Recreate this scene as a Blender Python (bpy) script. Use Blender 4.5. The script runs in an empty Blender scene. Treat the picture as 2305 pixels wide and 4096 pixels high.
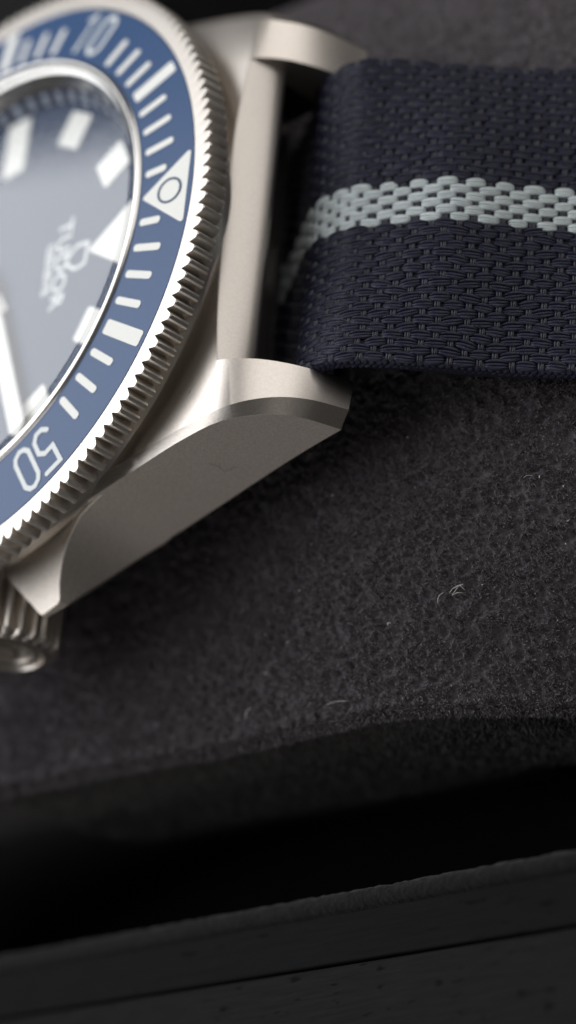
import bpy, bmesh, math, random
import numpy as np
from mathutils import Matrix, Vector

# Everything below is measured in millimetres; MM turns it into scene units (1 unit = 1 cm).
MM = 0.1
random.seed(7)
rng = np.random.default_rng(11)
SC = bpy.context.scene
COL = SC.collection
SC.unit_settings.scale_length = 0.01

# ------------------------------------------------------------------ camera
CAM_R = ((0.7184840755, 0.0828375117, -0.6905929191),
         (-0.2516056867, -0.8946897259, -0.3690865382),
         (-0.6484406000, 0.4389399059, -0.6219779316))
CAM_P = (121.7723, -86.5117, 88.2205)
cd = bpy.data.cameras.new('camera')
cam = bpy.data.objects.new('camera', cd)
COL.objects.link(cam)
r0, r1, r2 = [Vector(v) for v in CAM_R]
m = Matrix((r0, -r1, -r2)).transposed().to_4x4()
m.translation = Vector(CAM_P) * MM
cam.matrix_world = m
cd.sensor_fit = 'VERTICAL'
cd.sensor_height = 36.0
cd.sensor_width = 24.0
cd.lens = 11000.0 / 4096.0 * 36.0
cd.clip_start, cd.clip_end = 0.1, 500
cd.dof.use_dof = True
cd.dof.focus_distance = 155.3 * MM
cd.dof.aperture_fstop = (cd.lens * 1e-3) / (2 * 2.8 * MM)
SC.camera = cam

# ------------------------------------------------------------------ light
w = bpy.data.worlds.new('World')
SC.world = w
w.use_nodes = True
bg = w.node_tree.nodes['Background']
bg.inputs[0].default_value = (1.0, 0.96, 0.92, 1)
bg.inputs[1].default_value = 0.08

def direction(az, el):
    a, e = math.radians(az), math.radians(el)
    return Vector((math.cos(a) * math.cos(e), math.sin(a) * math.cos(e), math.sin(e)))

def area(name, centre, along, size, radiance, color, target=(11, 4, 0)):
    """rectangular lamp facing the target; `along` is the run of its first pair of edges"""
    c = Vector(centre)
    z = (c - Vector(target)).normalized()
    x = Vector(along)
    x = (x - z * x.dot(z)).normalized()
    y = z.cross(x)
    ld = bpy.data.lights.new(name, 'AREA')
    ld.shape = 'RECTANGLE'
    ld.size, ld.size_y = size[0] * MM, size[1] * MM
    ld.color = color
    ld.energy = radiance * math.pi * ld.size * ld.size_y
    o = bpy.data.objects.new(name, ld)
    COL.objects.link(o)
    mm = Matrix((x, y, z)).transposed().to_4x4()
    mm.translation = c * MM
    o.matrix_world = mm
    return o

def window(name, edge_mid, run, size, shift, radiance, color, target=(11, 4, 0)):
    """a bright pane known by one edge: its middle, its run, and the pane's extent away from it"""
    e, u = Vector(edge_mid), Vector(run).normalized()
    d0 = (Vector(target) - e).normalized()
    v = -u.cross(d0).normalized()
    z = u.cross(-v)
    ld = bpy.data.lights.new(name, 'AREA')
    ld.shape = 'RECTANGLE'
    ld.size, ld.size_y = size[0] * MM, size[1] * MM
    ld.color = color
    ld.energy = radiance * math.pi * ld.size * ld.size_y
    o = bpy.data.objects.new(name, ld)
    COL.objects.link(o)
    mm = Matrix((u, -v, z)).transposed().to_4x4()
    mm.translation = (e + v * (size[1] / 2) + u * shift) * MM
    o.matrix_world = mm

# big window to the left of the watch, a dimmer one beyond it, and an added, unseen low fill in front that brightens case flank and suede
window('window_light', (-318, 278, 259), (0.88, 0.06, 0.47), (600, 900), 70, 3.7, (0.975, 0.985, 1.0))
area('side_window_light', tuple(direction(48, 29) * 600), (-1, 0.8, 0), (680, 640), 1.35, (1.0, 0.97, 0.94))
area('front_fill_light', tuple(direction(-95, 7) * 700), (1, 0, 0), (950, 260), 1.3, (1.0, 0.95, 0.90))

SC.view_settings.view_transform = 'Standard'
SC.view_settings.look = 'None'
SC.view_settings.exposure = 0.0
SC.view_settings.gamma = 1.0
SC.cycles.max_bounces = 10
SC.cycles.glossy_bounces = 5
SC.cycles.transparent_max_bounces = 12

# ------------------------------------------------------------------ materials
def mat(name, color, rough=0.5, metal=0.0, spec=0.5, noise=None, bump=None, sheen=0.0, var=0.0, coord='Object'):
    """noise = (scale, stretch xyz) drives colour variation `var` and, with bump = (strength, distance), relief"""
    mt = bpy.data.materials.new(name)
    mt.use_nodes = True
    nt = mt.node_tree
    b = nt.nodes['Principled BSDF']
    b.inputs['Base Color'].default_value = (*color, 1)
    b.inputs['Roughness'].default_value = rough
    b.inputs['Metallic'].default_value = metal
    b.inputs['Specular IOR Level'].default_value = spec
    if sheen:
        b.inputs['Sheen Weight'].default_value = sheen
        b.inputs['Sheen Roughness'].default_value = 0.5
    if noise:
        tc = nt.nodes.new('ShaderNodeTexCoord')
        mp = nt.nodes.new('ShaderNodeMapping')
        mp.inputs['Scale'].default_value = noise[1]
        nz = nt.nodes.new('ShaderNodeTexNoise')
        nz.inputs['Scale'].default_value = noise[0]
        nz.inputs['Detail'].default_value = 5
        nz.inputs['Roughness'].default_value = 0.6
        nt.links.new(tc.outputs[coord], mp.inputs[0])
        nt.links.new(mp.outputs[0], nz.inputs['Vector'])
        if var:
            rp = nt.nodes.new('ShaderNodeValToRGB')
            rp.color_ramp.elements[0].position = 0.3
            rp.color_ramp.elements[1].position = 0.7
            rp.color_ramp.elements[0].color = (*[c * (1 - var) for c in color], 1)
            rp.color_ramp.elements[1].color = (*[min(1, c * (1 + var)) for c in color], 1)
            nt.links.new(nz.outputs['Fac'], rp.inputs[0])
            nt.links.new(rp.outputs[0], b.inputs['Base Color'])
        if bump:
            bp = nt.nodes.new('ShaderNodeBump')
            bp.inputs['Strength'].default_value = bump[0]
            bp.inputs['Distance'].default_value = bump[1] * MM
            nt.links.new(nz.outputs['Fac'], bp.inputs['Height'])
            nt.links.new(bp.outputs[0], b.inputs['Normal'])
    return mt

M = {}
M['blasted'] = mat('titanium_blasted', (0.70, 0.655, 0.605), 0.60, 1.0, noise=(75, (1, 1, 1)), bump=(0.30, 0.03), var=0.14)
M['titanium'] = mat('titanium_satin', (0.64, 0.592, 0.545), 0.35, 1.0, noise=(60, (1, 1, 1)), bump=(0.12, 0.03), var=0.06)
M['bezel'] = mat('titanium_bezel', (0.54, 0.505, 0.465), 0.34, 1.0, noise=(40, (1, 1, 1)), bump=(0.05, 0.02), var=0.05)
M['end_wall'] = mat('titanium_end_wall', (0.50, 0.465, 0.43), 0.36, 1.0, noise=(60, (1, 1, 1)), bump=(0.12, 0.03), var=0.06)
M['knurl'] = mat('titanium_knurl', (0.70, 0.655, 0.60), 0.43, 1.0, noise=(50, (1, 1, 1)), bump=(0.10, 0.03), var=0.08)
M['brushed'] = mat('titanium_brushed', (0.42, 0.39, 0.36), 0.36, 1.0, noise=(9, (1.0, 14, 14)), bump=(0.28, 0.03), var=0.14)
M['polished'] = mat('polished_steel', (0.70, 0.69, 0.67), 0.20, 1.0)
M['insert'] = mat('blue_ceramic', (0.023, 0.070, 0.182), 0.40, 0.0, 0.40, noise=(90, (1, 1, 1)), bump=(0.05, 0.01), var=0.05)
M['lume'] = mat('white_lume', (0.82, 0.83, 0.80), 0.55, 0.0, 0.3, noise=(50, (1, 1, 1)), var=0.02)
M['numeral'] = mat('pale_print', (0.70, 0.74, 0.75), 0.5, 0.0, 0.3, noise=(50, (1, 1, 1)), var=0.02)
M['dial'] = mat('navy_dial', (0.007, 0.032, 0.088), 0.5, 0.0, 0.3, noise=(120, (1, 1, 1)), var=0.08)
M['flange'] = mat('navy_flange', (0.012, 0.018, 0.055), 0.45, 0.0, 0.3, noise=(120, (1, 1, 1)), var=0.08)
M['flange_mark'] = mat('grey_blue_print', (0.34, 0.39, 0.47), 0.5, 0.0, 0.3)
M['ring_line'] = mat('dark_blue_print', (0.03, 0.06, 0.14), 0.5, 0.0, 0.3)
M['gasket'] = mat('black_gasket', (0.02, 0.02, 0.022), 0.5, 0.0, 0.3)
M['navy_yarn'] = mat('navy_yarn', (0.0062, 0.0078, 0.0300), 0.40, 0.0, 0.5, noise=(2.2, (0.6, 5.5, 1)), bump=(0.8, 0.12), sheen=0.0, var=0.6, coord='UV')
M['weft_yarn'] = mat('navy_weft_yarn', (0.042, 0.044, 0.062), 0.5, 0.0, 0.45, noise=(2.5, (6, 0.7, 1)), bump=(0.8, 0.10), sheen=0.06, var=0.6, coord='UV')
M['grey_yarn'] = mat('grey_yarn', (0.57, 0.63, 0.64), 0.45, 0.0, 0.4, noise=(2.2, (0.5, 5.5, 1)), bump=(0.7, 0.10), sheen=0.05, var=0.22, coord='UV')
M['webbing'] = mat('navy_webbing', (0.012, 0.012, 0.022), 0.7, 0.0, 0.2, noise=(30, (1, 1, 1)), bump=(0.5, 0.1), var=0.3)
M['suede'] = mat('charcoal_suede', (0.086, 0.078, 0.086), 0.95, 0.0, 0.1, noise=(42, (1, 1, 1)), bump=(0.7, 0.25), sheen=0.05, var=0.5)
M['side_suede'] = mat('shade_darkened_suede', (0.056, 0.055, 0.055), 0.95, 0.0, 0.1, noise=(42, (1, 1, 1)), bump=(0.7, 0.25), var=0.5)  # slightly darker fabric, darkened further to paint in shade below the seam
M['side_nap'] = mat('shade_darkened_nap', (0.120, 0.117, 0.116), 0.9, 0.0, 0.08, noise=(30, (1, 1, 1)), var=0.3)  # side fibres carry the same painted-in shade
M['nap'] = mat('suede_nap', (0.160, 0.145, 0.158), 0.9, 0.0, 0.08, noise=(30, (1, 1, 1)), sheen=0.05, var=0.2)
M['lining'] = mat('black_lining', (0.0068, 0.0070, 0.0074), 0.95, 0.0, 0.1, noise=(22, (1, 1, 1)), bump=(0.6, 0.25), sheen=0.08, var=0.4)
M['floor'] = mat('shade_black_base', (0.004, 0.004, 0.004), 0.95, 0.0, 0.05, noise=(22, (1, 1, 1)), var=0.3)  # near black: darkness of the deep gap put into the floor's colour
M['lint'] = mat('pale_lint', (0.62, 0.60, 0.58), 0.6, 0.0, 0.3)
M['speck'] = mat('pale_dust', (0.50, 0.46, 0.38), 0.7, 0.0, 0.3, noise=(6, (1, 1, 1)), var=0.5)

# wood with pores: long dark dashes along x
def wood(name, color):
    mt = mat(name, color, 0.8, 0.0, 0.07, noise=(9, (0.35, 5, 5)), bump=(0.25, 0.1), var=0.28)
    nt = mt.node_tree
    b = nt.nodes['Principled BSDF']
    tc = [n for n in nt.nodes if n.type == 'TEX_COORD'][0]
    mp = nt.nodes.new('ShaderNodeMapping')
    mp.inputs['Scale'].default_value = (5, 16, 16)
    vo = nt.nodes.new('ShaderNodeTexNoise')
    vo.inputs['Scale'].default_value = 1.3
    vo.inputs['Detail'].default_value = 1.5
    rp = nt.nodes.new('ShaderNodeValToRGB')
    rp.color_ramp.elements[0].position = 0.27
    rp.color_ramp.elements[0].color = (0.15, 0.15, 0.15, 1)
    rp.color_ramp.elements[1].position = 0.36
    rp.color_ramp.elements[1].color = (1, 1, 1, 1)
    mx = nt.nodes.new('ShaderNodeMixRGB')
    mx.blend_type = 'MULTIPLY'
    mx.inputs[0].default_value = 1
    src = b.inputs['Base Color'].links[0].from_socket
    nt.links.new(tc.outputs['Object'], mp.inputs[0])
    nt.links.new(mp.outputs[0], vo.inputs['Vector'])
    nt.links.new(vo.outputs['Fac'], rp.inputs[0])
    nt.links.new(src, mx.inputs[1])
    nt.links.new(rp.outputs[0], mx.inputs[2])
    nt.links.new(mx.outputs[0], b.inputs['Base Color'])
    return mt
M['wood_dark'] = wood('black_stained_wood', (0.0040, 0.0041, 0.0046))
M['wood'] = wood('charcoal_stained_wood', (0.0082, 0.0081, 0.0084))

# crystal: thin clear sheet that mirrors by Fresnel
def crystal_mat():
    mt = bpy.data.materials.new('sapphire_crystal')
    mt.use_nodes = True
    nt = mt.node_tree
    nt.nodes.clear()
    out = nt.nodes.new('ShaderNodeOutputMaterial')
    mx = nt.nodes.new('ShaderNodeMixShader')
    tr = nt.nodes.new('ShaderNodeBsdfTransparent')
    gl = nt.nodes.new('ShaderNodeBsdfGlossy')
    gl.inputs['Roughness'].default_value = 0.03
    fr = nt.nodes.new('ShaderNodeFresnel')
    # same mirror strength from outside and inside, as for a thin pane
    ge = nt.nodes.new('ShaderNodeNewGeometry')
    mr = nt.nodes.new('ShaderNodeMapRange')
    mr.inputs['To Min'].default_value = 1.78
    mr.inputs['To Max'].default_value = 1 / 1.78
    nt.links.new(ge.outputs['Backfacing'], mr.inputs['Value'])
    nt.links.new(mr.outputs['Result'], fr.inputs['IOR'])
    nt.links.new(fr.outputs[0], mx.inputs[0])
    nt.links.new(tr.outputs[0], mx.inputs[1])
    nt.links.new(gl.outputs[0], mx.inputs[2])
    nt.links.new(mx.outputs[0], out.inputs[0])
    return mt
M['crystal'] = crystal_mat()

# ------------------------------------------------------------------ building helpers
def new_mesh(name, verts, faces, material, smooth=None, uvs=None):
    me = bpy.data.meshes.new(name)
    v = np.asarray(verts, dtype=float) * MM
    me.from_pydata(v.tolist(), [], faces)
    if material:
        me.materials.append(material)
    if uvs is not None:
        ul = me.uv_layers.new(name='UVMap')
        idx = np.empty(len(me.loops), dtype=np.int32)
        me.loops.foreach_get('vertex_index', idx)
        ul.data.foreach_set('uv', np.asarray(uvs, dtype=np.float32)[idx].ravel())
    if smooth is not None:
        me.polygons.foreach_set('use_smooth', [True] * len(me.polygons))
        if smooth < 179:
            me.set_sharp_from_angle(angle=math.radians(smooth))
    return me

def fix_normals(me):
    bm = bmesh.new()
    bm.from_mesh(me)
    bmesh.ops.recalc_face_normals(bm, faces=bm.faces)
    bm.to_mesh(me)
    bm.free()

def root(name, label, cat, loc, group=None):
    o = bpy.data.objects.new(name, None)
    o.empty_display_size = 0.2
    o.location = Vector(loc) * MM
    o['label'] = label
    o['category'] = cat
    if group:
        o['group'] = group
    COL.objects.link(o)
    return o

WORLD = {}
def place(o, parent):
    """parent o while its mesh stays in scene coordinates"""
    if parent is not None:
        o.parent = parent
        t = parent
        off = Vector((0, 0, 0))
        while t is not None:
            off = off + t.location
            t = t.parent
        # parents below the root are never moved, so only the root's shift has to be undone
        o.matrix_parent_inverse = Matrix.Translation(-parent.location) if parent.parent is None else Matrix.Identity(4)
    return o

def obj(name, me, parent=None, kind=None, bevel=None):
    o = bpy.data.objects.new(name, me)
    COL.objects.link(o)
    place(o, parent)
    if kind:
        o['kind'] = kind
    if bevel:
        b = o.modifiers.new('bevel', 'BEVEL')
        b.width = bevel * MM
        b.segments = 2
        b.limit_method = 'ANGLE'
        b.angle_limit = math.radians(28)
        b.harden_normals = True
    return o

def part(name, verts, faces, material, parent=None, smooth=None, kind=None, bevel=None, fix=True, uvs=None):
    me = new_mesh(name, verts, faces, material, None, uvs)
    if fix:
        fix_normals(me)
    if smooth is not None:
        me.polygons.foreach_set('use_smooth', [True] * len(me.polygons))
        if smooth < 179:
            me.set_sharp_from_angle(angle=math.radians(smooth))
    return obj(name, me, parent, kind, bevel)

def grid_faces(nu, nv, close_u=False, close_v=False, base=0):
    f = []
    for i in range(nu if close_u else nu - 1):
        for j in range(nv if close_v else nv - 1):
            a = base + i * nv + j
            b = base + i * nv + (j + 1) % nv
            c = base + ((i + 1) % nu) * nv + (j + 1) % nv
            d = base + ((i + 1) % nu) * nv + j
            f.append((a, b, c, d))
    return f

def lathe(profile, n=240):
    v = []
    for i in range(n):
        a = 2 * math.pi * i / n
        for r, z in profile:
            v.append((r * math.cos(a), r * math.sin(a), z))
    return v, grid_faces(n, len(profile), close_u=True)

def pchip(xs, ys):
    xs, ys = np.asarray(xs, float), np.asarray(ys, float)
    h = np.diff(xs)
    dl = np.diff(ys) / h
    d = np.zeros_like(xs)
    for i in range(1, len(xs) - 1):
        if dl[i - 1] * dl[i] > 0:
            w1, w2 = 2 * h[i] + h[i - 1], h[i] + 2 * h[i - 1]
            d[i] = (w1 + w2) / (w1 / dl[i - 1] + w2 / dl[i])
    d[0], d[-1] = dl[0], dl[-1]
    def f(x):
        x = np.asarray(x, float)
        k = np.clip(np.searchsorted(xs, x) - 1, 0, len(xs) - 2)
        t = (x - xs[k]) / h[k]
        return ((1 + 2 * t) * (1 - t) ** 2 * ys[k] + t * (1 - t) ** 2 * h[k] * d[k]
                + t * t * (3 - 2 * t) * ys[k + 1] + t * t * (t - 1) * h[k] * d[k + 1])
    return f

def prism(poly, fn_top, fn_bot):
    """poly: 2-D outline; the two functions lift a 2-D point to the top and the bottom"""
    n = len(poly)
    v = [fn_top(*p) for p in poly] + [fn_bot(*p) for p in poly]
    f = [tuple(range(n)), tuple(range(2 * n - 1, n - 1, -1))]
    f += [(i, n + i, n + (i + 1) % n, (i + 1) % n) for i in range(n)]
    return v, f

def round_rect(u0, u1, hw, r, seg=4, hw1=None):
    hw1 = hw if hw1 is None else hw1
    p = []
    for (cx, cy, a0) in ((u1 - r, hw1 - r, 0), (u0 + r, hw - r, 90), (u0 + r, -hw + r, 180), (u1 - r, -hw1 + r, 270)):
        for k in range(seg + 1):
            a = math.radians(a0 + 90 * k / seg)
            p.append((cx + r * math.cos(a), cy + r * math.sin(a)))
    return p

def round_poly(pts, r, seg=4):
    out = []
    n = len(pts)
    for i in range(n):
        p = Vector(pts[i]); a = (Vector(pts[i - 1]) - p).normalized(); b = (Vector(pts[(i + 1) % n]) - p).normalized()
        ang = a.angle(b)
        t = r / math.tan(ang / 2)
        p0, p1 = p + a * t, p + b * t
        for k in range(seg + 1):
            s = k / seg
            q = p0 * (1 - s) ** 2 + p * 2 * s * (1 - s) + p1 * s * s
            out.append(tuple(q))
    return out

def offsets(pts, w, closed):
    n = len(pts)
    L, R = [], []
    for i in range(n):
        p = Vector(pts[i])
        a = Vector(pts[i - 1]) if (i > 0 or closed) else None
        b = Vector(pts[(i + 1) % n]) if (i < n - 1 or closed) else None
        t0 = (p - a).normalized() if a is not None else None
        t1 = (b - p).normalized() if b is not None else None
        t0 = t0 or t1; t1 = t1 or t0
        n0, n1 = Vector((-t0.y, t0.x)), Vector((-t1.y, t1.x))
        mm = (n0 + n1).normalized()
        k = min(1.6, 1 / max(0.3, mm.dot(n0))) * w / 2
        L.append(p + mm * k); R.append(p - mm * k)
    return L, R

def stroke(pts, w, fn_top, fn_bot, closed=False):
    L, R = offsets(pts, w, closed)
    if not closed:
        def cap(c, frm, sgn):
            d = frm - c
            return [c + Matrix.Rotation(sgn * math.pi * k / 5, 2) @ d for k in range(1, 5)]
        endc = cap(Vector(pts[-1]), L[-1], -1)
        begc = cap(Vector(pts[0]), R[0], -1)
        poly = [tuple(p) for p in L] + [tuple(p) for p in endc] + [tuple(p) for p in reversed(R)] + [tuple(p) for p in begc]
        return prism(poly, fn_top, fn_bot)
    n = len(pts)
    v = [fn_top(*p) for p in L] + [fn_top(*p) for p in R] + [fn_bot(*p) for p in L] + [fn_bot(*p) for p in R]
    f = []
    for i in range(n):
        j = (i + 1) % n
        f += [(i, j, n + j, n + i), (i, 2 * n + i, 2 * n + j, j), (n + i, n + j, 3 * n + j, 3 * n + i)]
    return v, f

def value_noise(x, y, seed=0):
    xi, yi = np.floor(x).astype(np.int64), np.floor(y).astype(np.int64)
    fx, fy = x - xi, y - yi
    fx, fy = fx * fx * (3 - 2 * fx), fy * fy * (3 - 2 * fy)
    def h(a, b):
        n = (a * 374761393 + b * 668265263 + seed * 974711) & 0xffffffff
        n = ((n ^ (n >> 13)) * 1274126177) & 0xffffffff
        return ((n ^ (n >> 16)) & 0xffff) / 65535.0
    return (h(xi, yi) * (1 - fx) + h(xi + 1, yi) * fx) * (1 - fy) + (h(xi, yi + 1) * (1 - fx) + h(xi + 1, yi + 1) * fx) * fy

# ================================================================== the watch box
box = root('watch_box', 'dark stained wooden watch box with black suede lining, holding the cushion and watch', 'box', (0, 0, -46))
def bar(name, x0, x1, y0, y1, z0, z1, material, bevel, skew=0.0):
    v = [(x, y - skew * (x - 16), z) for x in (x0, x1) for y in (y0, y1) for z in (z0, z1)]
    f = [(0, 1, 3, 2), (4, 6, 7, 5), (0, 4, 5, 1), (2, 3, 7, 6), (0, 2, 6, 4), (1, 5, 7, 3)]
    return part(name, v, f, material, box, bevel=bevel)
bar('box_floor', -60, 70, -60, 60, -46, -45, M['floor'], None)
# lining: padded wall with rounded top lip, front and back
def lip(name, ysign, yin, ztop):
    prof = [(yin, -45)] + [(yin - 0.55 + 0.55 * math.cos(a), ztop - 0.55 + 0.55 * math.sin(a)) for a in np.linspace(0, math.pi * 0.85, 9)] + [(yin - 1.2, ztop - 0.8), (yin - 1.2, -45)]
    xs = np.linspace(-58, 68, 260)
    v = []
    for i, x in enumerate(xs):
        for k, (y, z) in enumerate(prof):
            jit = 0.10 * (random.random() - 0.5) if 1 <= k <= 10 else 0
            v.append((x, ysign * (y + jit) - (0.028 * (x - 16) if ysign > 0 else 0), z + jit))
    return part(name, v, grid_faces(len(xs), len(prof)), M['lining'], box, smooth=180)
lip('front_lining', 1, -36.4, -20.0)
lip('back_lining', -1, -38.0, -19.0)
bar('inner_frame', -58, 68, -40.68, -37.65, -45, -20.3, M['wood_dark'], 0.18, 0.028)
bar('outer_frame', -60, 70, -60, -40.80, -45, -20.2, M['wood'], 0.25, 0.028)
bar('back_frame', -60, 70, 39.3, 60, -45, -19.2, M['wood'], 0.25)
bar('side_frame', -60, -50, -36.6, 37.9, -44.9, -20.3, M['wood'], 0.25)
bar('side_frame', 60, 70, -36.6, 37.9, -44.9, -20.3, M['wood'], 0.25)

# ================================================================== the cushion
cushion = root('cushion', 'charcoal suede watch cushion with the watch strapped round it', 'cushion', (0, 0, -45))
ZT = pchip([-60, -48, -40, -30, -15, 0, 15, 24, 29, 32, 35, 40, 45, 50],
           [-40, -30, -21, -14.5, -11.4, -11.0, -11.6, -13.0, -14.7, -16.0, -17.7, -21.5, -26.5, -33])
ZS = pchip([-60, -48, -40, -25, -12, -5, 2, 10, 17, 21.5, 25.8, 28.3, 31, 35, 42, 50],
           [-44, -36, -27, -17, -14.0, -14.6, -15.6, -16.6, -17.1, -17.9, -19.9, -21.6, -23.6, -27, -33, -40])
YS = 27.0
def cushion_z(x, y):
    t = np.minimum(np.abs(y) / YS, 1.0)
    return ZT(x) + (ZS(x) - ZT(x)) * t ** 2.6
def tuft(x, y):
    """how full the pile stands: 0 in the little pits, 1 on the tufts"""
    g = 0.62 * value_noise(x * 3.7, y * 3.3, 1) + 0.38 * value_noise(x * 7.3, y * 6.7, 2)
    return np.clip((g - 0.26) / 0.30, 0, 1)
def suede_relief(x, y):
    t = tuft(x, y)
    return 0.24 * (t * t * (3 - 2 * t) - 0.7) + 0.06 * (value_noise(x * 7.7, y * 7.7, 4) - 0.5) + 0.18 * (value_noise(x * 0.25, y * 0.25, 3) - 0.5)

def build_top():
    xs = np.concatenate([np.linspace(-46, -8, 40), np.linspace(-7.8, 42, 400)])
    ys = np.concatenate([np.linspace(-YS, -8, 160), np.linspace(-7, 7, 12), np.linspace(8, YS, 60)])
    X, Y = np.meshgrid(xs, ys, indexing='ij')
    Z = cushion_z(X, Y) + suede_relief(X, Y)
    rows = [np.stack([X, Y, Z], -1)]
    # rolled edge under the seam at both long sides
    def roll(sgn, col):
        out = []
        for k, a in enumerate(np.linspace(0, math.pi * 0.95, 7)[1:]):
            e = np.zeros((len(xs), 1, 3))
            wob = 0.12 * (value_noise(xs * 1.3, xs * 0 + 3 + k * .2, 5) - 0.5)
            e[:, 0, 0] = xs
            e[:, 0, 1] = sgn * (YS + 0.38 * math.sin(a) + wob)
            e[:, 0, 2] = Z[:, col] - 0.38 * (1 - math.cos(a)) + wob
            out.append(e)
        return out
    lo = roll(-1, 0)[::-1]
    hi = roll(1, -1)
    V = np.concatenate(lo + rows + hi, axis=1)
    nu, nv = V.shape[:2]
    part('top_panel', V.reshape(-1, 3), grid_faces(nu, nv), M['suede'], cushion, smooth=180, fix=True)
build_top()

# side panels: bulging wall under the seam; its lower edge arches open towards the end
def build_side(sgn):
    xs = np.linspace(-44, 43, 300)
    zlow = np.where(xs < 17.3, -44.6, -33.0 - 0.25 * np.clip(xs - 17.3, 0, 99))
    if sgn > 0:
        zlow = np.full_like(xs, -44.6)
    V = []
    ts = np.linspace(0, 1, 40)
    for i, x in enumerate(xs):
        zs = float(ZS(x)) - 0.55
        zl = min(float(zlow[i]), zs - 0.5)
        for t in ts:
            bul = 1.1 * math.sin(min(1, t * 2.2) * math.pi / 2) - 7.0 * ((zs - zl) * t / 28) ** 2
            wr = 0.10 * math.exp(-t * 6) * (value_noise(np.array(x * 1.1), np.array(t * 3.0), 9) - 0.5) + 0.2 * math.exp(-t * 16) * (value_noise(np.array(x * 2.2), np.array(t), 10) - 0.5)
            V.append((x, sgn * (YS - 1.1 + bul + float(wr)), zs + (zl - zs) * t))
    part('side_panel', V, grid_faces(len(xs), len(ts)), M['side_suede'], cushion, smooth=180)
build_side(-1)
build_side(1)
# end panel closes the hollow left half underneath
v = [(17.3, -20, -28.9), (17.3, 26.2, -28.9), (17.3, 26.2, -44.6), (17.3, -20, -44.6),
     (16.3, -20, -28.9), (16.3, 26.2, -28.9), (16.3, 26.2, -44.6), (16.3, -20, -44.6)]
part('end_panel', v, [(0, 1, 2, 3), (7, 6, 5, 4), (0, 4, 5, 1), (2, 6, 7, 3), (0, 3, 7, 4), (1, 5, 6, 2)], M['suede'], cushion)

# nap: short fibres standing on the suede
def fibres(name, x, y, z, nx, ny, nz, length, width, parent, material, lean=0.9, flow=(0.25, -0.35, 0.0)):
    n = len(x)
    P = np.stack([x, y, z], 1)
    N = np.stack([nx, ny, nz], 1)
    N /= np.linalg.norm(N, axis=1, keepdims=True)
    a1 = (value_noise(x * 2.3, y * 2.3 + z, 21) - 0.5) * 1.7
    a2 = (value_noise(x * 2.3 + 31, y * 2.3 + z, 22) - 0.5) * 1.7
    D = N * 0.8 + np.stack([a1, a2, a1 * 0.3], 1) * 0.5 + np.array(flow) + rng.normal(0, 0.34, (n, 3)) * lean
    D -= N * np.minimum(0, (D * N).sum(1) - 0.25)[:, None]
    D /= np.linalg.norm(D, axis=1, keepdims=True)
    side = np.cross(D, rng.normal(0, 1, (n, 3)))
    side /= np.linalg.norm(side, axis=1, keepdims=True)
    Lh = length[:, None]
    mid = P + D * Lh * 0.55 + N * Lh * 0.08
    V = np.empty((n, 4, 3))
    V[:, 0] = P - side * width
    V[:, 1] = P + side * width
    V[:, 2] = mid + side * width * 0.7
    V[:, 3] = P + D * Lh + rng.normal(0, 0.05, (n, 3))
    me = bpy.data.meshes.new(name)
    me.vertices.add(n * 4)
    me.vertices.foreach_set('co', (V * MM).ravel())
    idx = np.arange(n)[:, None] * 4
    tri = np.concatenate([idx + np.array([0, 1, 2]), idx + np.array([0, 2, 3])], 1).ravel()
    me.loops.add(n * 6)
    me.loops.foreach_set('vertex_index', tri)
    me.polygons.add(n * 2)
    me.polygons.foreach_set('loop_start', np.arange(n * 2) * 3)
    me.polygons.foreach_set('loop_total', np.full(n * 2, 3))
    me.update()
    me.validate()
    me.materials.append(material)
    return obj(name, me, parent, 'stuff')

def top_nap():
    n = 420000
    x = rng.uniform(-14, 43, n)
    y = np.where(rng.random(n) < 0.80, rng.uniform(-YS - 0.2, -9.0, n), rng.uniform(9.0, YS, n))
    keep = (x > 10) | (y < -14) | (y > 16)
    x, y = x[keep], y[keep]
    g = tuft(x, y)
    k = rng.random(len(x)) < 0.07 + 0.78 * g
    x, y, g = x[k], y[k], g[k]
    e = 0.02
    z = cushion_z(x, y) + suede_relief(x, y)
    nx = -(cushion_z(x + e, y) - cushion_z(x - e, y)) / (2 * e)
    ny = -(cushion_z(x, y + e) - cushion_z(x, y - e)) / (2 * e)
    near_edge = np.abs(y) > YS - 0.5
    ny = np.where(near_edge, ny + np.sign(y) * 1.5, ny)
    L = (0.10 + 0.15 * rng.random(len(x))) * (0.6 + 0.6 * g)
    fibres('nap', x, y, z - 0.02, nx, ny, np.ones_like(x), L, 0.019, cushion, M['nap'])
top_nap()
def rim_nap():
    n = 30000
    x = rng.uniform(-14, 36, n)
    a = rng.random(n) * 2.4
    wz = ZS(x) + suede_relief(x, x * 0 - YS)
    fibres('nap', x, -YS - 0.38 * np.sin(a), wz - 0.38 * (1 - np.cos(a)), 0 * x, -np.sin(a), np.cos(a), 0.16 + 0.26 * rng.random(n), 0.019, cushion, M['nap'], lean=1.1)
rim_nap()
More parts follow.
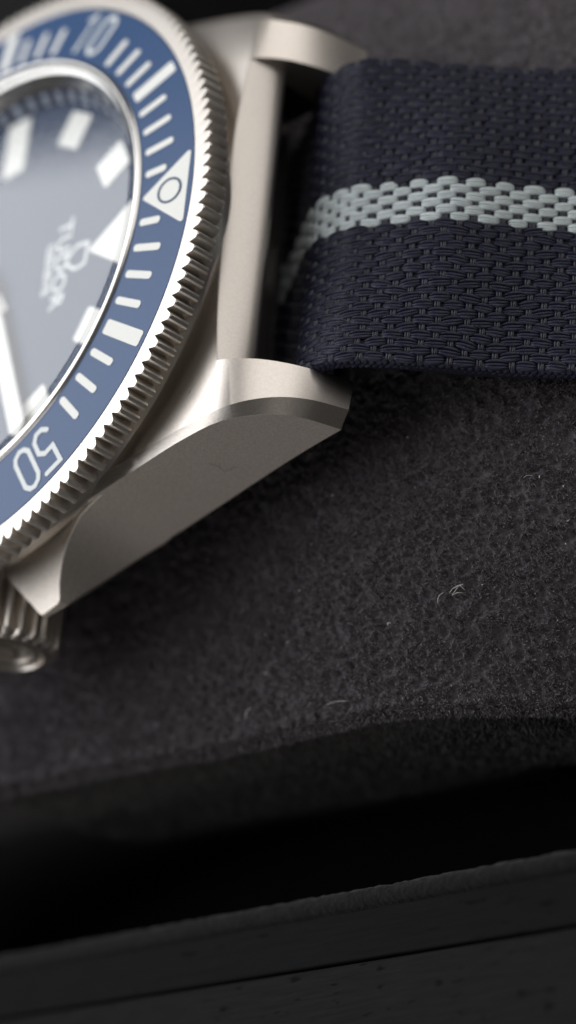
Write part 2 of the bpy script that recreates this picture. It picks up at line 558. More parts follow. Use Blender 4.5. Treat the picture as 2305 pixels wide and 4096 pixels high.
def side_nap():
    n = 70000
    x = rng.uniform(-12, 34, n)
    t = rng.random(n) ** 1.6
    zs = ZS(x) - 0.55
    z = zs - t * 16
    keep = (x < 17.3) | (z > -33.0 - 0.25 * np.clip(x - 17.3, 0, 99))
    x, z, t = x[keep], z[keep], t[keep]
    tt = (ZS(x) - 0.55 - z) / (ZS(x) - 0.55 + np.where(x < 17.3, 44.6, 33.0 + 0.25 * np.clip(x - 17.3, 0, 99)))
    tt = np.clip(tt, 0, 1)
    y = -(YS - 1.1 + 1.1 * np.sin(np.minimum(1, tt * 2.2) * math.pi / 2) - 7.0 * ((ZS(x) - 0.55 - z) / 28) ** 2)
    L = 0.18 + 0.3 * rng.random(len(x))
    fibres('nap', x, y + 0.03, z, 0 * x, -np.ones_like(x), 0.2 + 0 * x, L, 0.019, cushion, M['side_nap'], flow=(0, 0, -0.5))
side_nap()

# ================================================================== the watch
watch = root('wrist_watch', 'titanium diver watch with blue bezel and navy fabric strap lying on the charcoal cushion', 'watch', (0, 0, -10.9))

# ---- case: every curve of a lug has its own run; t = 0 at the end wall, t = 1 at the lug tip
YF = pchip([0, 1.2, 4.9, 9.6, 14.1, 17.4, 20.7, 23.7, 24.6], [18.9, 18.65, 17.8, 16.65, 15.55, 14.72, 13.95, 13.4, 13.25])
Z_IN = pchip([0, 13, 15, 17, 19.0, 19.55, 20.1, 20.6, 21.5, 22.2, 22.9, 23.5, 24.2], [-1.9, -2.36, -2.58, -2.80, -3.03, -3.13, -3.32, -3.60, -4.3, -5.1, -6.2, -7.5, -9.3])
Z_CU = pchip([0, 10, 13, 15, 17.2, 19.0, 20.6, 21.9, 23.0, 23.8, 24.6], [-2.3, -2.5, -2.70, -2.88, -3.08, -3.32, -3.76, -4.46, -5.45, -6.7, -9.0])
Z_CL = pchip([0, 9.5, 13.8, 18.1, 19.8, 21.1, 22.2, 23.0, 23.5, 23.68], [-3.0, -3.05, -3.12, -3.34, -3.78, -4.55, -5.6, -7.0, -8.7, -9.4])
GAP, ZB = 10.42, -9.5
XE = 19.55
def section(x, t=0.0, reach=1.0):
    xi, xu, xl = (x, x, x) if t <= 0 else [XE + (e - XE) * t for e in (24.3, 24.6, 23.68)]
    yu, yl_ = float(YF(xu)), float(YF(xl))
    zl = min(float(Z_CL(xl)), float(Z_CU(xu)) - 0.2)
    zi = float(Z_IN(xi))
    top = []
    for k in range(5):                              # the edge above the end wall bows towards the bezel
        y = GAP * k / 4
        top.append((xi - bow_x(y) * (xi / XE) ** 6, y, zi + bow_z(y)))
    pull = lambda v: XE + (v - XE) * reach if t > 0 else v
    top[4] = (pull(top[4][0]), top[4][1], top[4][2])
    return top + [(pull(xu), yu - 0.66, float(Z_CU(xu))), (pull(xl), yl_, zl), (pull(xl), yl_ - 0.04, ZB), (pull(xi), GAP, ZB), (xi, 0, ZB)]
bow_x = lambda y: 0.60 * (1 - (y / GAP) ** 2)
bow_z = lambda y: 0.22 * (1 - (y / GAP) ** 2)
def build_case():
    body = list(np.linspace(0, XE, 40))
    lug = list(1 - (1 - np.linspace(0, 1, 34)) ** 1.3)
    V, F, chamfer, flank = [], [], [], []
    for sx in (1, -1):
        for sy in (1, -1):
            secs = [section(x) for x in body]
            b = len(V)
            for q in secs:
                V += [(sx * p[0], sy * p[1], p[2]) for p in q]
            for i in range(len(secs) - 1):
                for j in range(9):
                    if j == 8 and body[i] > 16.5:
                        continue                    # open below, where the strap runs under the case
                    F.append((b + i * 10 + j, b + i * 10 + j + 1, b + (i + 1) * 10 + j + 1, b + (i + 1) * 10 + j))
                    if j == 5: chamfer.append(len(F) - 1)
                    if j == 6: flank.append(len(F) - 1)
            secs = [section(XE, t, 0.80 if sy > 0 else 1.0)[4:9] for t in lug]
            b = len(V)
            for q in secs:
                V += [(sx * p[0], sy * p[1], p[2]) for p in q]
            for i in range(len(secs) - 1):
                for j in range(5):
                    F.append((b + i * 5 + j, b + i * 5 + (j + 1) % 5, b + (i + 1) * 5 + (j + 1) % 5, b + (i + 1) * 5 + j))
                    if j == 1: chamfer.append(len(F) - 1)
                    if j == 2: flank.append(len(F) - 1)
            e = b + (len(secs) - 1) * 5
            F.append((e, e + 1, e + 2, e + 3, e + 4))
    me = new_mesh('case', V, F, M['titanium'])
    me.materials.append(M['brushed'])
    for i in chamfer:
        me.polygons[i].material_index = 1
    me.materials.append(M['blasted'])
    for i in flank:
        me.polygons[i].material_index = 2
    bm = bmesh.new()
    bm.from_mesh(me)
    bmesh.ops.remove_doubles(bm, verts=bm.verts, dist=0.0005)
    bmesh.ops.recalc_face_normals(bm, faces=bm.faces)
    bm.to_mesh(me)
    bm.free()
    me.polygons.foreach_set('use_smooth', [True] * len(me.polygons))
    me.set_sharp_from_angle(angle=math.radians(22))
    return obj('case', me, watch, bevel=0.05)
case = build_case()
# sloping end wall between the lugs, and the fixed bar behind it
prof = [(19.55, -3.13), (19.59, -3.15), (19.67, -3.22), (19.93, -3.6), (20.20, -4.05), (20.42, -4.55), (20.56, -5.05), (20.54, -5.35), (20.3, -5.55), (19.0, -5.9), (17.0, -6.1), (16.9, -9.45)]
for sx in (1, -1):
    ys = np.linspace(-GAP + 0.01, GAP - 0.01, 25)
    fade = [1, 1, 0.96, 0.75, 0.5, 0.25, 0.08, 0, 0, 0, 0, 0]
    V = [(sx * (x - bow_x(y) * f), y, z + bow_z(y) * f) for y in ys for (x, z), f in zip(prof, fade)]
    part('end_wall', V, grid_faces(len(ys), len(prof)), M['end_wall'], watch, smooth=60)
    n = 20
    V = [(sx * (23.5 + 0.5 * math.cos(2 * math.pi * i / n)), y, -9.35 + 0.5 * math.sin(2 * math.pi * i / n)) for y in (-GAP - 0.3, GAP + 0.3) for i in range(n)]
    part('strap_bar', V, grid_faces(2, n, close_v=True), M['titanium'], watch, smooth=60)
# neck under the bezel and case back
v, f = lathe([(17.0, -3.4), (19.25, -3.2), (19.25, -1.9), (17.0, -1.9)], 160)
part('case_neck', v, f, M['titanium'], watch, smooth=40)
v, f = lathe([(0.01, -10.85), (13.5, -10.85), (15.2, -10.3), (15.6, -9.4), (0.01, -9.4)], 96)
part('case_back', v, f, M['titanium'], watch, smooth=30)
# crown guards: wedges whose underside sweeps up to a thin lip
ZG = pchip([15.5, 16.3, 16.85, 17.3, 17.85, 18.5, 19.25, 20.0, 20.8, 21.75, 22.4], [-9.47, -9.46, -9.33, -9.03, -8.62, -8.1, -7.46, -6.76, -5.97, -5.08, -4.8])
for sx in (1, -1):
    base = [(12.0, -15.7), (11.2, -16.2), (10.4, -16.5), (9.7, -16.85), (9.0, -17.3), (8.4, -17.85), (7.85, -18.5), (7.4, -19.25), (7.1, -20.0), (6.9, -20.8), (6.85, -21.75), (6.6, -21.95), (5.3, -22.3), (5.0, -22.2), (4.0, -21.15), (2.4, -19.5), (1.2, -18.3), (1.2, -15.7)]
    poly = [(sx * x, y) for x, y in base]
    zt = lambda x, y: (x, y, -3.25 - 0.24 * max(0, -17.4 - y))
    zb = lambda x, y: (x, y, float(ZG(-y)))
    v, f = prism(poly, zt, zb)
    part('crown_guard', v, f, M['blasted'], watch, smooth=32, bevel=0.10)

# ---- bezel
def build_bezel():
    NT, ns = 150, 8
    wave = [20.09, 20.31, 20.56, 20.645, 20.66, 20.645, 20.56, 20.31]
    n = NT * ns
    V = []
    for i in range(n):
        a = 2 * math.pi * (i + 0.5) / n
        s = wave[i % ns]
        rows = [(19.30, -0.35), (19.30, -0.02), (19.36, 0.03), (20.0, 0.03), (s - 0.05, 0.02), (s, -0.06), (s + 0.10 * (s - 20.09), -1.40), (s - 0.10, -1.52), (19.95, -1.56), (19.9, -2.2), (19.2, -2.25)]
        V += [(r * math.cos(a), r * math.sin(a), z) for r, z in rows]
    o = part('bezel', V, grid_faces(n, 11, close_u=True), M['bezel'], watch, smooth=28)
    o.data.materials.append(M['knurl'])
    for p in o.data.polygons:                       # the toothed flank is left blasted
        if max(o.data.vertices[i].co.z for i in p.vertices) < 0.0005 and abs(p.normal.z) < 0.9:
            p.material_index = 1
    return o
bezel = build_bezel()
SL = 0.150
cone = lambda r: SL * (19.3 - r)
v, f = lathe([(15.42, 0.1), (15.42, cone(15.42) - 0.05), (15.47, cone(15.47)), (19.24, cone(19.24)), (19.28, cone(19.28) - 0.04), (19.28, -0.4)], 300)
part('bezel_insert', v, f, M['insert'], bezel, smooth=35)

def on_bezel(ang):
    ca, sa = math.cos(math.radians(ang)), math.sin(math.radians(ang))
    def at(lift):
        def fn(u, vv):
            return (u * ca - vv * sa, u * sa + vv * ca, cone(math.hypot(u, vv)) + lift)
        return fn
    return at
def bezel_mark(name, poly, ang, material=None, lift=0.035):
    at = on_bezel(ang)
    v, f = prism(poly, at(lift), at(-0.05))
    return part(name, v, f, material or M['lume'], bezel)
for k in range(60):
    ang = -6 * k
    kk = k % 60
    if kk == 0 or kk in (10, 20, 30, 40, 50):
        continue
    if kk % 5 == 0:
        bezel_mark('five_minute_block', round_rect(15.85, 18.98, 0.47, 0.16, hw1=0.50), ang)
    elif kk % 10 in (1, 9) and kk not in (1, 59):
        continue
    elif kk in (1, 59):
        bezel_mark('minute_mark', round_rect(15.77, 17.27, 0.24, 0.20), ang)
    else:
        bezel_mark('minute_mark', round_rect(15.77, 17.80, 0.24, 0.20), ang)
tri = round_poly([(15.62, 0), (18.92, -2.62), (18.92, 2.62)], 0.22, 5)
# outer side of the triangle follows the bezel's rim
tri = [(u + (0.10 * (1 - (vv / 2.2) ** 2) if u > 18.6 and abs(vv) < 2.1 else 0), vv) for u, vv in tri]
bezel_mark('zero_triangle', tri, 0)
at = on_bezel(0)
ring = [(17.66 + 0.80 * math.cos(a), 0.80 * math.sin(a)) for a in np.linspace(0, 2 * math.pi, 40, endpoint=False)]
v, f = stroke(ring, 0.13, at(0.06), at(0.0), closed=True)
part('triangle_ring', v, f, M['ring_line'], bezel)
GLYPH = {
    '0': ([(16.25, 0.62), (16.05, 0.32), (16.05, -0.05), (16.45, -0.55), (18.35, -0.62), (18.78, -0.2), (18.78, 0.2), (18.4, 0.62)], True),
    '5': ([(18.80, -0.68), (18.80, 0.55), (17.55, 0.52), (17.58, -0.2), (17.25, -0.58), (16.42, -0.55), (16.05, -0.2), (16.05, 0.28), (16.36, 0.62)], False),
    '1': ([(18.3, 0.5), (18.80, 0.05), (16.0, 0.05)], False),
    '2': ([(18.35, 0.6), (18.80, 0.2), (18.80, -0.25), (18.4, -0.6), (17.8, -0.5), (16.05, 0.6), (16.05, -0.65)], False),
    '3': ([(18.80, 0.6), (18.80, -0.55), (17.6, -0.05), (17.2, -0.55), (16.4, -0.55), (16.05, -0.1), (16.05, 0.3), (16.36, 0.62)], False),
    '4': ([(18.80, 0.1), (16.8, 0.65), (16.8, -0.65), (17.4, -0.3), (16.0, -0.3)], False)}
GLYPH['0'] = ([(16.45, 0.62), (16.12, 0.36), (16.02, 0.0), (16.20, -0.42), (16.55, -0.60), (18.30, -0.62), (18.68, -0.36), (18.78, 0.0), (18.60, 0.40), (18.25, 0.60)], True)
for num, k in (('10', -10), ('20', -20), ('30', -30), ('40', -40), ('50', -50)):
    ang = -6 * k
    if ang > 180: ang -= 360
    at = on_bezel(ang)
    for ch, off in ((num[0], 0.93), (num[1], -0.82)):
        pts, closed = GLYPH[ch]
        pts = [(u, q + off) for u, q in pts]
        v, f = stroke(pts, 0.31, at(0.035), at(-0.05), closed)
        o = part('numeral', v, f, M['numeral'], bezel)
        o['label'] = 'pale numeral %s of the %s on the blue bezel' % (ch, num)

# ---- crystal, its seat and the flange
v, f = lathe([(15.40, 0.3), (15.40, 0.60), (15.30, 0.74), (15.10, 0.80), (14.99, 0.74), (14.96, 0.0)], 240)
part('crystal_seat', v, f, M['polished'], watch, smooth=60)
v, f = lathe([(14.96, 0.66), (14.90, 0.68), (14.83, 0.62), (14.83, 0.2)], 240)
part('gasket', v, f, M['gasket'], watch, smooth=60)
v, f = lathe([(0.001, 0.96), (14.4, 0.96), (14.68, 0.959), (14.72, 0.95), (14.80, 0.87), (14.82, 0.5)], 240)
o = part('crystal', v, f, M['crystal'], watch, smooth=4)
v, f = lathe([(14.80, 0.5), (14.55, 0.40), (13.95, -0.62)], 240)
part('inner_ring', v, f, M['polished'], watch, smooth=30)
v, f = lathe([(13.95, -0.62), (13.92, -0.66), (13.25, -1.55)], 240)
flange = part('flange', v, f, M['flange'], watch, smooth=30)
def flange_pt(t, vv, ang, lift):
    r = 13.92 + (13.25 - 13.92) * t - lift
    z = -0.66 + (-1.55 + 0.66) * t + lift
    ca, sa = math.cos(math.radians(ang)), math.sin(math.radians(ang))
    return (r * ca - vv * sa, r * sa + vv * ca, z)
for k in range(60):
    big = k % 5 == 0
    poly = round_rect(0.10, 0.95 if big else 0.85, 0.36 if big else 0.31, 0.12, 3)
    v, f = prism(poly, lambda t, vv: flange_pt(t, vv, 6 * k, 0.03), lambda t, vv: flange_pt(t, vv, 6 * k, -0.02))
    part('minute_mark', v, f, M['flange_mark'], flange)

# ---- dial
ZD = -1.52
v, f = lathe([(0.001, ZD), (13.4, ZD), (13.4, ZD - 0.3), (0.001, ZD - 0.3)], 160)
dial = part('dial', v, f, M['dial'], watch, smooth=30)
def on_dial(ang, z):
    ca, sa = math.cos(math.radians(ang)), math.sin(math.radians(ang))
    return lambda u, vv: (u * ca - vv * sa, u * sa + vv * ca, z)
def dial_mark(poly, ang):
    v, f = prism(poly, on_dial(ang, ZD + 0.10), on_dial(ang, ZD - 0.05))
    return part('hour_marker', v, f, M['lume'], dial)
for h in range(1, 12):
    ang = -30 * h
    if h in (3, 6, 9):
        dial_mark(round_rect(8.9, 13.0, 1.05, 0.15), ang)
    else:
        dial_mark(round_rect(10.35, 12.75, 1.15, 0.2), ang)
o = dial_mark(round_poly([(8.75, 0), (12.95, -2.75), (12.95, 2.75)], 0.15), 0)
o['label'] = 'white triangle marker at twelve on the dial'
# printing: shield outline and two lines of text
sh = [(8.55, 0.72), (8.45, -0.72), (7.6, -0.85), (6.95, -0.45), (6.65, 0.0), (6.95, 0.45), (7.6, 0.85)]
v, f = stroke(sh, 0.24, on_dial(0, ZD + 0.025), on_dial(0, ZD - 0.02), closed=True)
part('shield_emblem', v, f, M['numeral'], dial)
def dial_text(name, txt, size, u, spacing):
    cu = bpy.data.curves.new(name, 'FONT')
    cu.body = txt
    cu.size = size * MM
    cu.align_x, cu.align_y = 'CENTER', 'CENTER'
    cu.space_character = spacing
    cu.extrude = 0.01 * MM
    cu.offset = 0.03 * MM
    tmp = bpy.data.objects.new(name + '_curve', cu)
    COL.objects.link(tmp)
    bpy.context.view_layer.update()
    me = bpy.data.meshes.new_from_object(tmp.evaluated_get(bpy.context.evaluated_depsgraph_get()))
    bpy.data.objects.remove(tmp)
    bpy.data.curves.remove(cu)
    me.transform(Matrix.Translation((u * MM, 0, (ZD + 0.03) * MM)) @ Matrix.Rotation(-math.pi / 2, 4, 'Z'))
    me.materials.clear()
    me.materials.append(M['numeral'])
    me.name = name
    return obj(name, me, dial)
dial_text('brand_text', 'TUDOR', 1.75, 6.15, 1.08)
dial_text('place_text', 'GENEVE', 0.95, 4.95, 1.10)
# hands
def hand(name, poly, ang, z):
    v, f = prism(poly, on_dial(ang, z + 0.08), on_dial(ang, z - 0.08))
    return part(name, v, f, M['lume'], watch, bevel=0.03)
hand('minute_hand', [(-2.5, 0.45), (-2.5, -0.45), (1.5, -0.5), (3.2, -0.64), (12.3, -0.64), (12.9, 0), (12.3, 0.64), (3.2, 0.64), (1.5, 0.5)], -66.6, -0.95)
hand('hour_hand', [(-2.5, 0.45), (-2.5, -0.45), (4.0, -0.5), (5.6, -1.7), (7.2, -0.6), (8.4, -0.5), (8.9, 0), (8.4, 0.5), (7.2, 0.6), (5.6, 1.7), (4.0, 0.5)], 125.0, -1.2)
v, f = lathe([(0.001, -0.7), (0.7, -0.7), (0.8, -0.78), (0.8, -1.4)], 32)
part('hand_hub', v, f, M['polished'], watch, smooth=40)

# ---- crown
def build_crown():
    NT, ns = 24, 6
    wave = [2.92, 3.14, 3.36, 3.44, 3.36, 3.14]
    n = NT * ns
    rows = [(0.0, -17.5, 0.86), (1.0, -19.3, 1.0), (1.0, -22.55, 1.0), (0.6, -22.85, 0.95), (0.0, -22.95, 0.88)]
    V = []
    for i in range(n):
        a = 2 * math.pi * i / n
        for k, y, s in rows:
            r = (3.02 + (wave[i % ns] - 3.02) * k) * s
            V.append((r * math.cos(a), y, -6.0 + r * math.sin(a)))
    # recessed outer face
    for r, y in ((2.45, -22.95), (2.35, -22.55), (0.01, -22.5)):
        pass
    F = grid_faces(n, len(rows), close_u=True)
    return part('crown', V, F, M['bezel'], watch, smooth=14)
crown = build_crown()
def yl(profile, name, material, parent, n=72):
    V = []
    for i in range(n):
        a = 2 * math.pi * i / n
        for r, y in profile:
            V.append((r * math.cos(a), y, -6.0 + r * math.sin(a)))
    return part(name, V, grid_faces(n, len(profile), close_u=True), material, parent, smooth=40)
yl([(2.66, -22.95), (2.5, -22.98), (2.4, -22.6), (0.01, -22.55)], 'crown_face', M['titanium'], crown)
yl([(2.15, -22.56), (2.10, -22.85), (1.85, -22.85), (1.8, -22.56)], 'crown_ring', M['bezel'], crown)
V, F = stroke([(1.2, 0.6), (1.2, -0.6), (0.0, -0.9), (-1.1, 0.0), (0.0, 0.9)], 0.28, lambda u, q: (q, -22.82, -6.0 + u), lambda u, q: (q, -22.5, -6.0 + u), closed=True)
part('crown_emblem', V, F, M['bezel'], crown)

# ---- strap
SPTS = np.array([(12.0, -12.9), (14.0, -12.1), (16.2, -11.0), (18.6, -9.45), (20.4, -8.1), (22.0, -7.15), (23.6, -6.85), (25.3, -7.2), (27.3, -8.75), (29.5, -10.95), (32.3, -13.65), (35.1, -15.8), (38, -18.2), (41, -21.4), (43.5, -25.0)])
def spline(P, per=16):
    out = []
    Q = np.vstack([2 * P[0] - P[1], P, 2 * P[-1] - P[-2]])
    for i in range(1, len(Q) - 2):
        for t in np.linspace(0, 1, per, endpoint=False):
            a, b, c, d = Q[i - 1], Q[i], Q[i + 1], Q[i + 2]
            out.append(0.5 * ((2 * b) + (c - a) * t + (2 * a - 5 * b + 4 * c - d) * t * t + (3 * b - a - 3 * c + d) * t ** 3))
    out.append(Q[-2])
    return np.array(out)
PATH = spline(SPTS)
seg = np.linalg.norm(np.diff(PATH, axis=0), axis=1)
SARC = np.concatenate([[0], np.cumsum(seg)])
CUP = pchip([10, 18, 20.4, 22, 23.6, 26.1, 27.7, 29.6, 31, 32.6, 35, 39, 50], [0, 0, -0.1, -0.35, -0.6, -0.45, 0.15, 0.95, 0.85, 0.55, 0.1, 0, 0])
def strap_frame(s, y=0.0):
    """point, run and normal of the strap's face; the strap is slightly cupped across its width"""
    x, z = np.interp(s, SARC, PATH[:, 0]), np.interp(s, SARC, PATH[:, 1])
    e = 0.25
    dx = np.interp(s + e, SARC, PATH[:, 0]) - np.interp(s - e, SARC, PATH[:, 0])
    dz = np.interp(s + e, SARC, PATH[:, 1]) - np.interp(s - e, SARC, PATH[:, 1])
    l = math.hypot(dx, dz)
    T = Vector((dx / l, 0, dz / l))
    N = Vector((-T.z, 0, T.x))
    c = float(CUP(x))
    P = Vector((x, y, z)) + N * (c * max(0, 1 - (y / 10.4) ** 2))
    c1 = float(CUP(x + 0.5 * max(0, T.x)))
    c0 = float(CUP(x - 0.5 * max(0, T.x)))
    T2 = (T + N * ((c1 - c0) * max(0, 1 - (y / 10.4) ** 2))).normalized()
    N2 = (Vector((-T2.z, 0, T2.x)) + Vector((0, 1, 0)) * (2 * c * y / 108)).normalized()
    return P, T2, N2
HW = 10.3
def build_webbing():
    ss = np.linspace(0.05, SARC[-1] - 0.05, 140)
    ys = list(np.linspace(-HW + 0.1, HW - 0.1, 25))
    prof = [(-HW, -0.45)] + [(y, -0.24) for y in ys] + [(HW, -0.45), (HW, -1.1)] + [(y, -1.25) for y in reversed(ys)] + [(-HW, -1.1)]
    V = []
    for s in ss:
        for y, d in prof:
            P, T, N = strap_frame(s, y)
            N = Vector((N.x, 0, N.z)).normalized()
            q = P + N * d
            V.append((q.x, y, q.z))
    k = len(prof)
    F = grid_faces(len(ss), k, close_v=True) + [tuple(range(k)), tuple(range((len(ss) - 1) * k, len(ss) * k))]
    return part('strap', V, F, M['webbing'], watch, smooth=40)
strap = build_webbing()

def pillow(hl, hw, hh, nu=9, nv=7, ex=0.75, taper=0.55):
    """one yarn float: a plump rounded lozenge lying along x"""
    V, UV, F = [], [], []
    sg = lambda c: math.copysign(abs(c) ** ex, c)
    for i in range(nu):
        a = -math.pi / 2 + math.pi * i / (nu - 1)
        for j in range(nv):
            b = math.pi * j / (nv - 1)
            cx = sg(math.sin(a)) * hl
            rr = max(0.06, abs(math.cos(a)) ** taper)
            V.append((cx, -math.cos(b) * hw * rr, math.sin(b) * hh * rr - 0.08))
            UV.append((cx, -math.cos(b) * hw))
    F = grid_faces(nu, nv)
    return np.array(V), F, np.array(UV)

PITCH, ROW = 1.72, 0.478
def bundle(n, hl, hw, hh, fan, seed, ex, taper):
    """a float of n strands lying side by side, bunched at the ends"""
    r = random.Random(seed)
    V, F, UV = [], [], []
    for k in range(n):
        o = (k - (n - 1) / 2) / n * 2 * hw
        sv, sf, suv = pillow(hl * r.uniform(0.93, 1.05), hw / n * 1.35, hh * r.uniform(0.9, 1.12), 9, 5, ex, taper)
        t = np.clip(np.abs(sv[:, 0]) / hl, 0, 1)
        sv[:, 1] += o * (1 - fan * t ** 2) + r.uniform(-0.02, 0.02) + sv[:, 0] * r.uniform(-0.05, 0.05)
        sv[:, 2] += 0.05 * math.cos(o / hw * 1.3) - 0.02
        b = len(F) and len(np.concatenate(V))
        F += [tuple(b + i for i in f) for f in sf]
        V.append(sv); UV.append(suv + k * 2.3)
    return np.concatenate(V), F, np.concatenate(UV)
fv, ff, fuv = bundle(3, 0.70, 0.30, 0.25, 0.45, 3, 0.9, 0.8)
gv, gf, guv = bundle(4, 0.60, 0.29, 0.20, 0.30, 5, 0.85, 0.55)
float_mesh = {}
for key, mname in (('navy', 'navy_yarn'), ('grey', 'grey_yarn')):
    for k in range(4):
        sc = (1 + 0.05 * (k - 1.5), 1 + 0.03 * ((k * 7) % 4 - 1.5), 1 + 0.06 * ((k * 5) % 4 - 1.5))
        if key == 'grey':
            sc = (sc[0] * 1.0, sc[1] * 1.05, sc[2] * 1.1)
        pv, pf, puv = (gv, gf, guv) if key == 'grey' else (fv, ff, fuv)
        me = new_mesh('woven_float', pv * np.array(sc), pf, M[mname], 179, puv + k * 3.7)
        float_mesh[(key, k)] = me
CAMV = Vector(CAM_P)
floats = []
wefts = []
for j in range(-21, 22):
    y = j * ROW
    key = 'grey' if -2 <= j <= 3 else 'navy'
    s = 0.6 + (PITCH / 2 if j % 2 else 0)
    while s < SARC[-1] - 0.8:
        ss = s + random.gauss(0, 0.03 if key == 'grey' else 0.06)
        P, T, N = strap_frame(ss, y)
        yy = y + random.gauss(0, 0.012)
        tilt = random.gauss(0, 0.05 if key == 'grey' else 0.09)
        Yv = Vector((0, 1, 0))
        T2 = (T + Yv * tilt).normalized()
        Y2 = N.cross(T2)
        mtx = Matrix((T2, Y2, N)).transposed().to_4x4()
        pos = Vector((P.x, yy, P.z)) - N * 0.19
        vis = N.dot((CAMV - pos).normalized())
        dist = (CAMV - pos).length
        floats.append((key, pos, mtx, vis, dist, ss))
        Pw, Tw, Nw = strap_frame(ss + PITCH / 2, y)
        wefts.append((Vector((Pw.x, yy, Pw.z)) - Nw * 0.20, Matrix((Tw, Nw.cross(Tw), Nw)).transposed().to_4x4(), key))
        s += PITCH
seen = [q for q in floats if q[3] > 0.12 and q[1].x < 36.5]
greys = [q for q in seen if q[0] == 'grey']
navys = sorted([q for q in seen if q[0] == 'navy'], key=lambda q: q[4] / max(q[3], 0.1))
single = set(id(q) for q in greys) | set(id(q) for q in navys[:300 - len(greys)])
jv, jf, juv = [], [], []
jg = []
nb = len(fv)
cnt = 0
for q in floats:
    key, pos, mtx = q[0], q[1], q[2]
    if id(q) in single:
        o = bpy.data.objects.new('woven_float', float_mesh[(key, random.randrange(4))])
        COL.objects.link(o)
        m4 = mtx.copy()
        m4.translation = pos * MM
        o.parent = strap
        o.matrix_basis = m4
    else:
        Rm = np.array(mtx.to_3x3())
        W_ = fv @ Rm.T + np.array(pos)
        b = cnt * nb
        jv.append(W_)
        juv.append(fuv + random.random() * 9)
        jf += [tuple(b + i for i in fc) for fc in ff]
        jg += [1 if key == 'grey' else 0] * len(ff)
        cnt += 1
me = new_mesh('woven_float', np.concatenate(jv), jf, M['navy_yarn'], 179, np.concatenate(juv))
me.materials.append(M['grey_yarn'])
me.polygons.foreach_set('material_index', jg)
obj('woven_float', me, strap, 'stuff')
# weft showing between the floats
wv, wf, wuv = bundle(3, 0.23, 0.17, 0.19, 0.0, 9, 0.9, 0.5)
wv = wv[:, [1, 0, 2]] * np.array([1, -1, 1])
wuv = wuv[:, [1, 0]]
jv, jf, juv = [], [], []
for i, (pos, mtx, key) in enumerate(wefts):
    jv.append(wv @ np.array(mtx.to_3x3()).T + np.array(pos) - np.array(mtx.to_3x3())[:, 2] * (0.05 if key == 'grey' else 0.0))
    juv.append(wuv + random.random() * 9)
    b = i * len(wv)
    jf += [tuple(b + k for k in fc) for fc in wf]
me = new_mesh('weft_yarn', np.concatenate(jv), jf, M['weft_yarn'], 179, np.concatenate(juv))
obj('weft_yarn', me, strap, 'stuff')
# selvedge: knotted edge along both sides
ev, ef, euv = pillow(0.30, 0.24, 0.24, 6, 6, 0.9)
jv, jf, juv = [], [], []
i = 0
for sgn in (-1, 1):
    for row in range(2):
        s = 0.4 + 0.2 * row
        while s < SARC[-1] - 0.5:
            P, T, N = strap_frame(s + random.gauss(0, 0.03), sgn * 10.3)
            a = random.gauss(0.9, 0.25)
            out = (Vector((0, sgn, 0)) * 0.8 + N * (0.75 - 0.6 * row)).normalized()
            d1 = (T * math.cos(a) + Vector((0, sgn, 0)).cross(T) * math.sin(a) * (1 if row else -1)).normalized()
            d1 = (d1 - out * d1.dot(out)).normalized()
            d2 = out.cross(d1)
            Rm = np.array(Matrix((d1, d2, out)).transposed())
            pos = np.array((P.x, sgn * (HW - 0.06 + 0.04 * row), P.z)) - np.array(N) * (0.34 + 0.36 * row)
            jv.append(ev @ Rm.T + pos)
            juv.append(euv + random.random() * 9)
            b = i * len(ev)
            jf += [tuple(b + k for k in fc) for fc in ef]
            i += 1
            s += 0.40
me = new_mesh('selvedge', np.concatenate(jv), jf, M['webbing'], 179, np.concatenate(juv))
me.materials[0] = M['navy_yarn']
obj('selvedge', me, strap, 'stuff')

# ================================================================== lint and dust on the suede
def hair(name, paths, width, label, material=None):
    V, F = [], []
    for pts in paths:
        pts = [Vector(p) for p in pts]
        b = len(V)
        n = len(pts)
        for i, p in enumerate(pts):
            t = (pts[min(n - 1, i + 1)] - pts[max(0, i - 1)]).normalized()
            a = t.cross(Vector((0, 0, 1))).normalized()
            c = a.cross(t)
            wd = width * (1.0 if 0 < i < n - 1 else 0.35)
            for k in range(3):
                an = 2 * math.pi * k / 3
                V.append(tuple(p + a * (wd * math.cos(an)) + c * (wd * math.sin(an))))
        F += grid_faces(n, 3, close_v=True, base=b)
    o = part(name, V, F, material or M['lint'], None, smooth=180)
    o['label'] = label
    o['category'] = 'lint'
    o['group'] = 'lint fibres on the suede'
    return o
def on_cushion(x, y, h=0.28):
    return (x, y, float(cushion_z(np.array(x), np.array(y))) + h)
def wig(x0, y0, x1, y1, bend, n=7, h=0.26):
    out = []
    for i in range(n):
        t = i / (n - 1)
        dx, dy = x1 - x0, y1 - y0
        k = bend * math.sin(math.pi * t)
        out.append(on_cushion(x0 + dx * t - dy * k, y0 + dy * t + dx * k, h + 0.12 * math.sin(3 * t)))
    return out

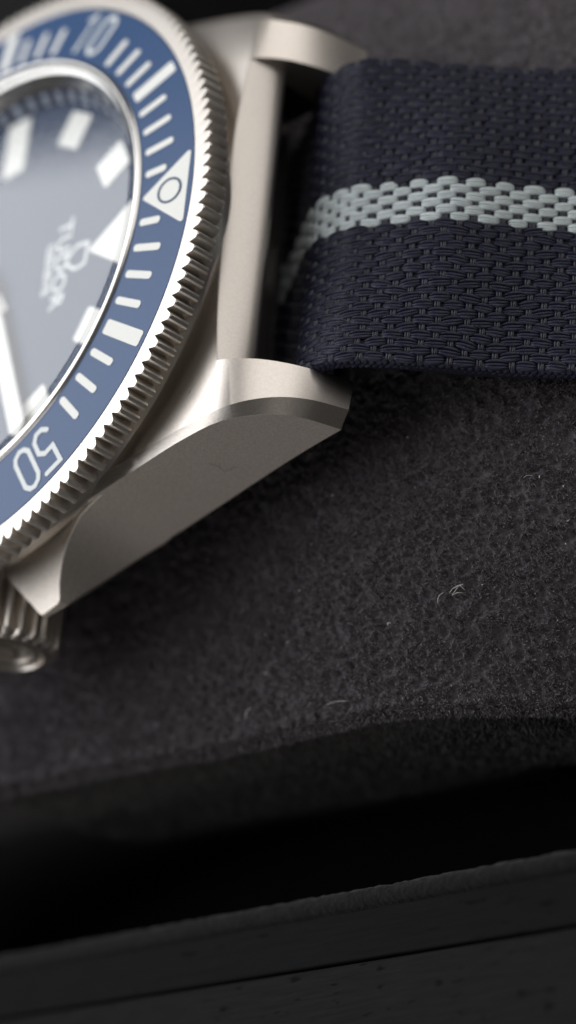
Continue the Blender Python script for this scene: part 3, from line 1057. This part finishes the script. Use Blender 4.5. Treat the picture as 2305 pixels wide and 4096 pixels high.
hair('lint_fibre', [wig(26.02, -21.40, 26.86, -20.95, 0.05), wig(26.30, -21.18, 26.84, -20.98, -0.04), wig(26.12, -21.56, 26.62, -21.05, -0.06), wig(26.62, -20.98, 26.88, -21.28, 0.05), wig(26.2, -21.5, 26.75, -21.42, 0.04)], 0.014,
     'small tangle of pale lint on the charcoal suede right of the watch')
hair('lint_fibre', [wig(25.30, -21.9, 25.74, -21.34, 0.08)], 0.016, 'single short curved pale fibre just left of the lint tangle on the suede')
hair('lint_fibre', [wig(17.12, -26.4, 18.8, -26.42, 0.03)], 0.012, 'long thin pale fibre lying along the front seam of the cushion')
hair('lint_fibre', [wig(11.1, -26.17, 11.75, -25.60, 0.05)], 0.016, 'blurred pale fibre near the seam at the lower left of the suede')
hair('lint_fibre', [wig(30.9, -15.39, 31.42, -15.28, 0.1)], 0.010, 'thin pale hair on the suede below the strap at the right')
hair('lint_fibre', [wig(22.3, -22.83, 22.49, -22.72, 0.2)], 0.024, 'tiny pale fibre on the suede left of the lint tangle')
M['dark_lint'] = mat('dark_lint', (0.05, 0.045, 0.04), 0.7, 0.0, 0.2)
hair('lint_fibre', [[(16.58, -14.98, -5.85), (16.71, -14.97, -6.2), (16.82, -14.95, -6.57), (16.69, -14.98, -7.19), (16.95, -14.91, -7.35), (17.36, -14.82, -7.38), (17.55, -14.77, -7.61)]], 0.010,
     'short dark bent fibre stuck to the side of the near lug', M['dark_lint'])
hair('lint_fibre', [[(17.84, -12.28, -2.80), (17.94, -12.15, -2.79), (17.98, -12.0, -2.80)]], 0.016, 'tiny dark hair lying on top of the near lug', M['dark_lint'])
# dust: little flakes scattered over the suede and the box
V, F = [], []
for i in range(85):
    x, y = random.uniform(2, 36), random.uniform(-27, -10)
    if y > -14 and x < 22: continue
    z = float(cushion_z(np.array(x), np.array(y))) + 0.22
    r = 0.022 + 0.035 * random.random() ** 3
    b = len(V)
    a0 = random.random() * 6
    k = random.uniform(1, 2.6)
    for dx, dy, dz in ((1, 0, 0), (0, 1, .3), (-1, 0, .1), (0, -1, -.2), (0, 0, .8), (0, 0, -.8)):
        ca, sa = math.cos(a0), math.sin(a0)
        dx *= k
        V.append((x + r * (dx * ca - dy * sa), y + r * (dx * sa + dy * ca), z + r * dz))
    F += [tuple(b + q for q in t) for t in ((0, 1, 4), (1, 2, 4), (2, 3, 4), (3, 0, 4), (1, 0, 5), (2, 1, 5), (3, 2, 5), (0, 3, 5))]
o = part('dust', V, F, M['speck'])
o['kind'] = 'stuff'
o['label'] = 'pale dust specks scattered over the charcoal suede'
o['category'] = 'dust'
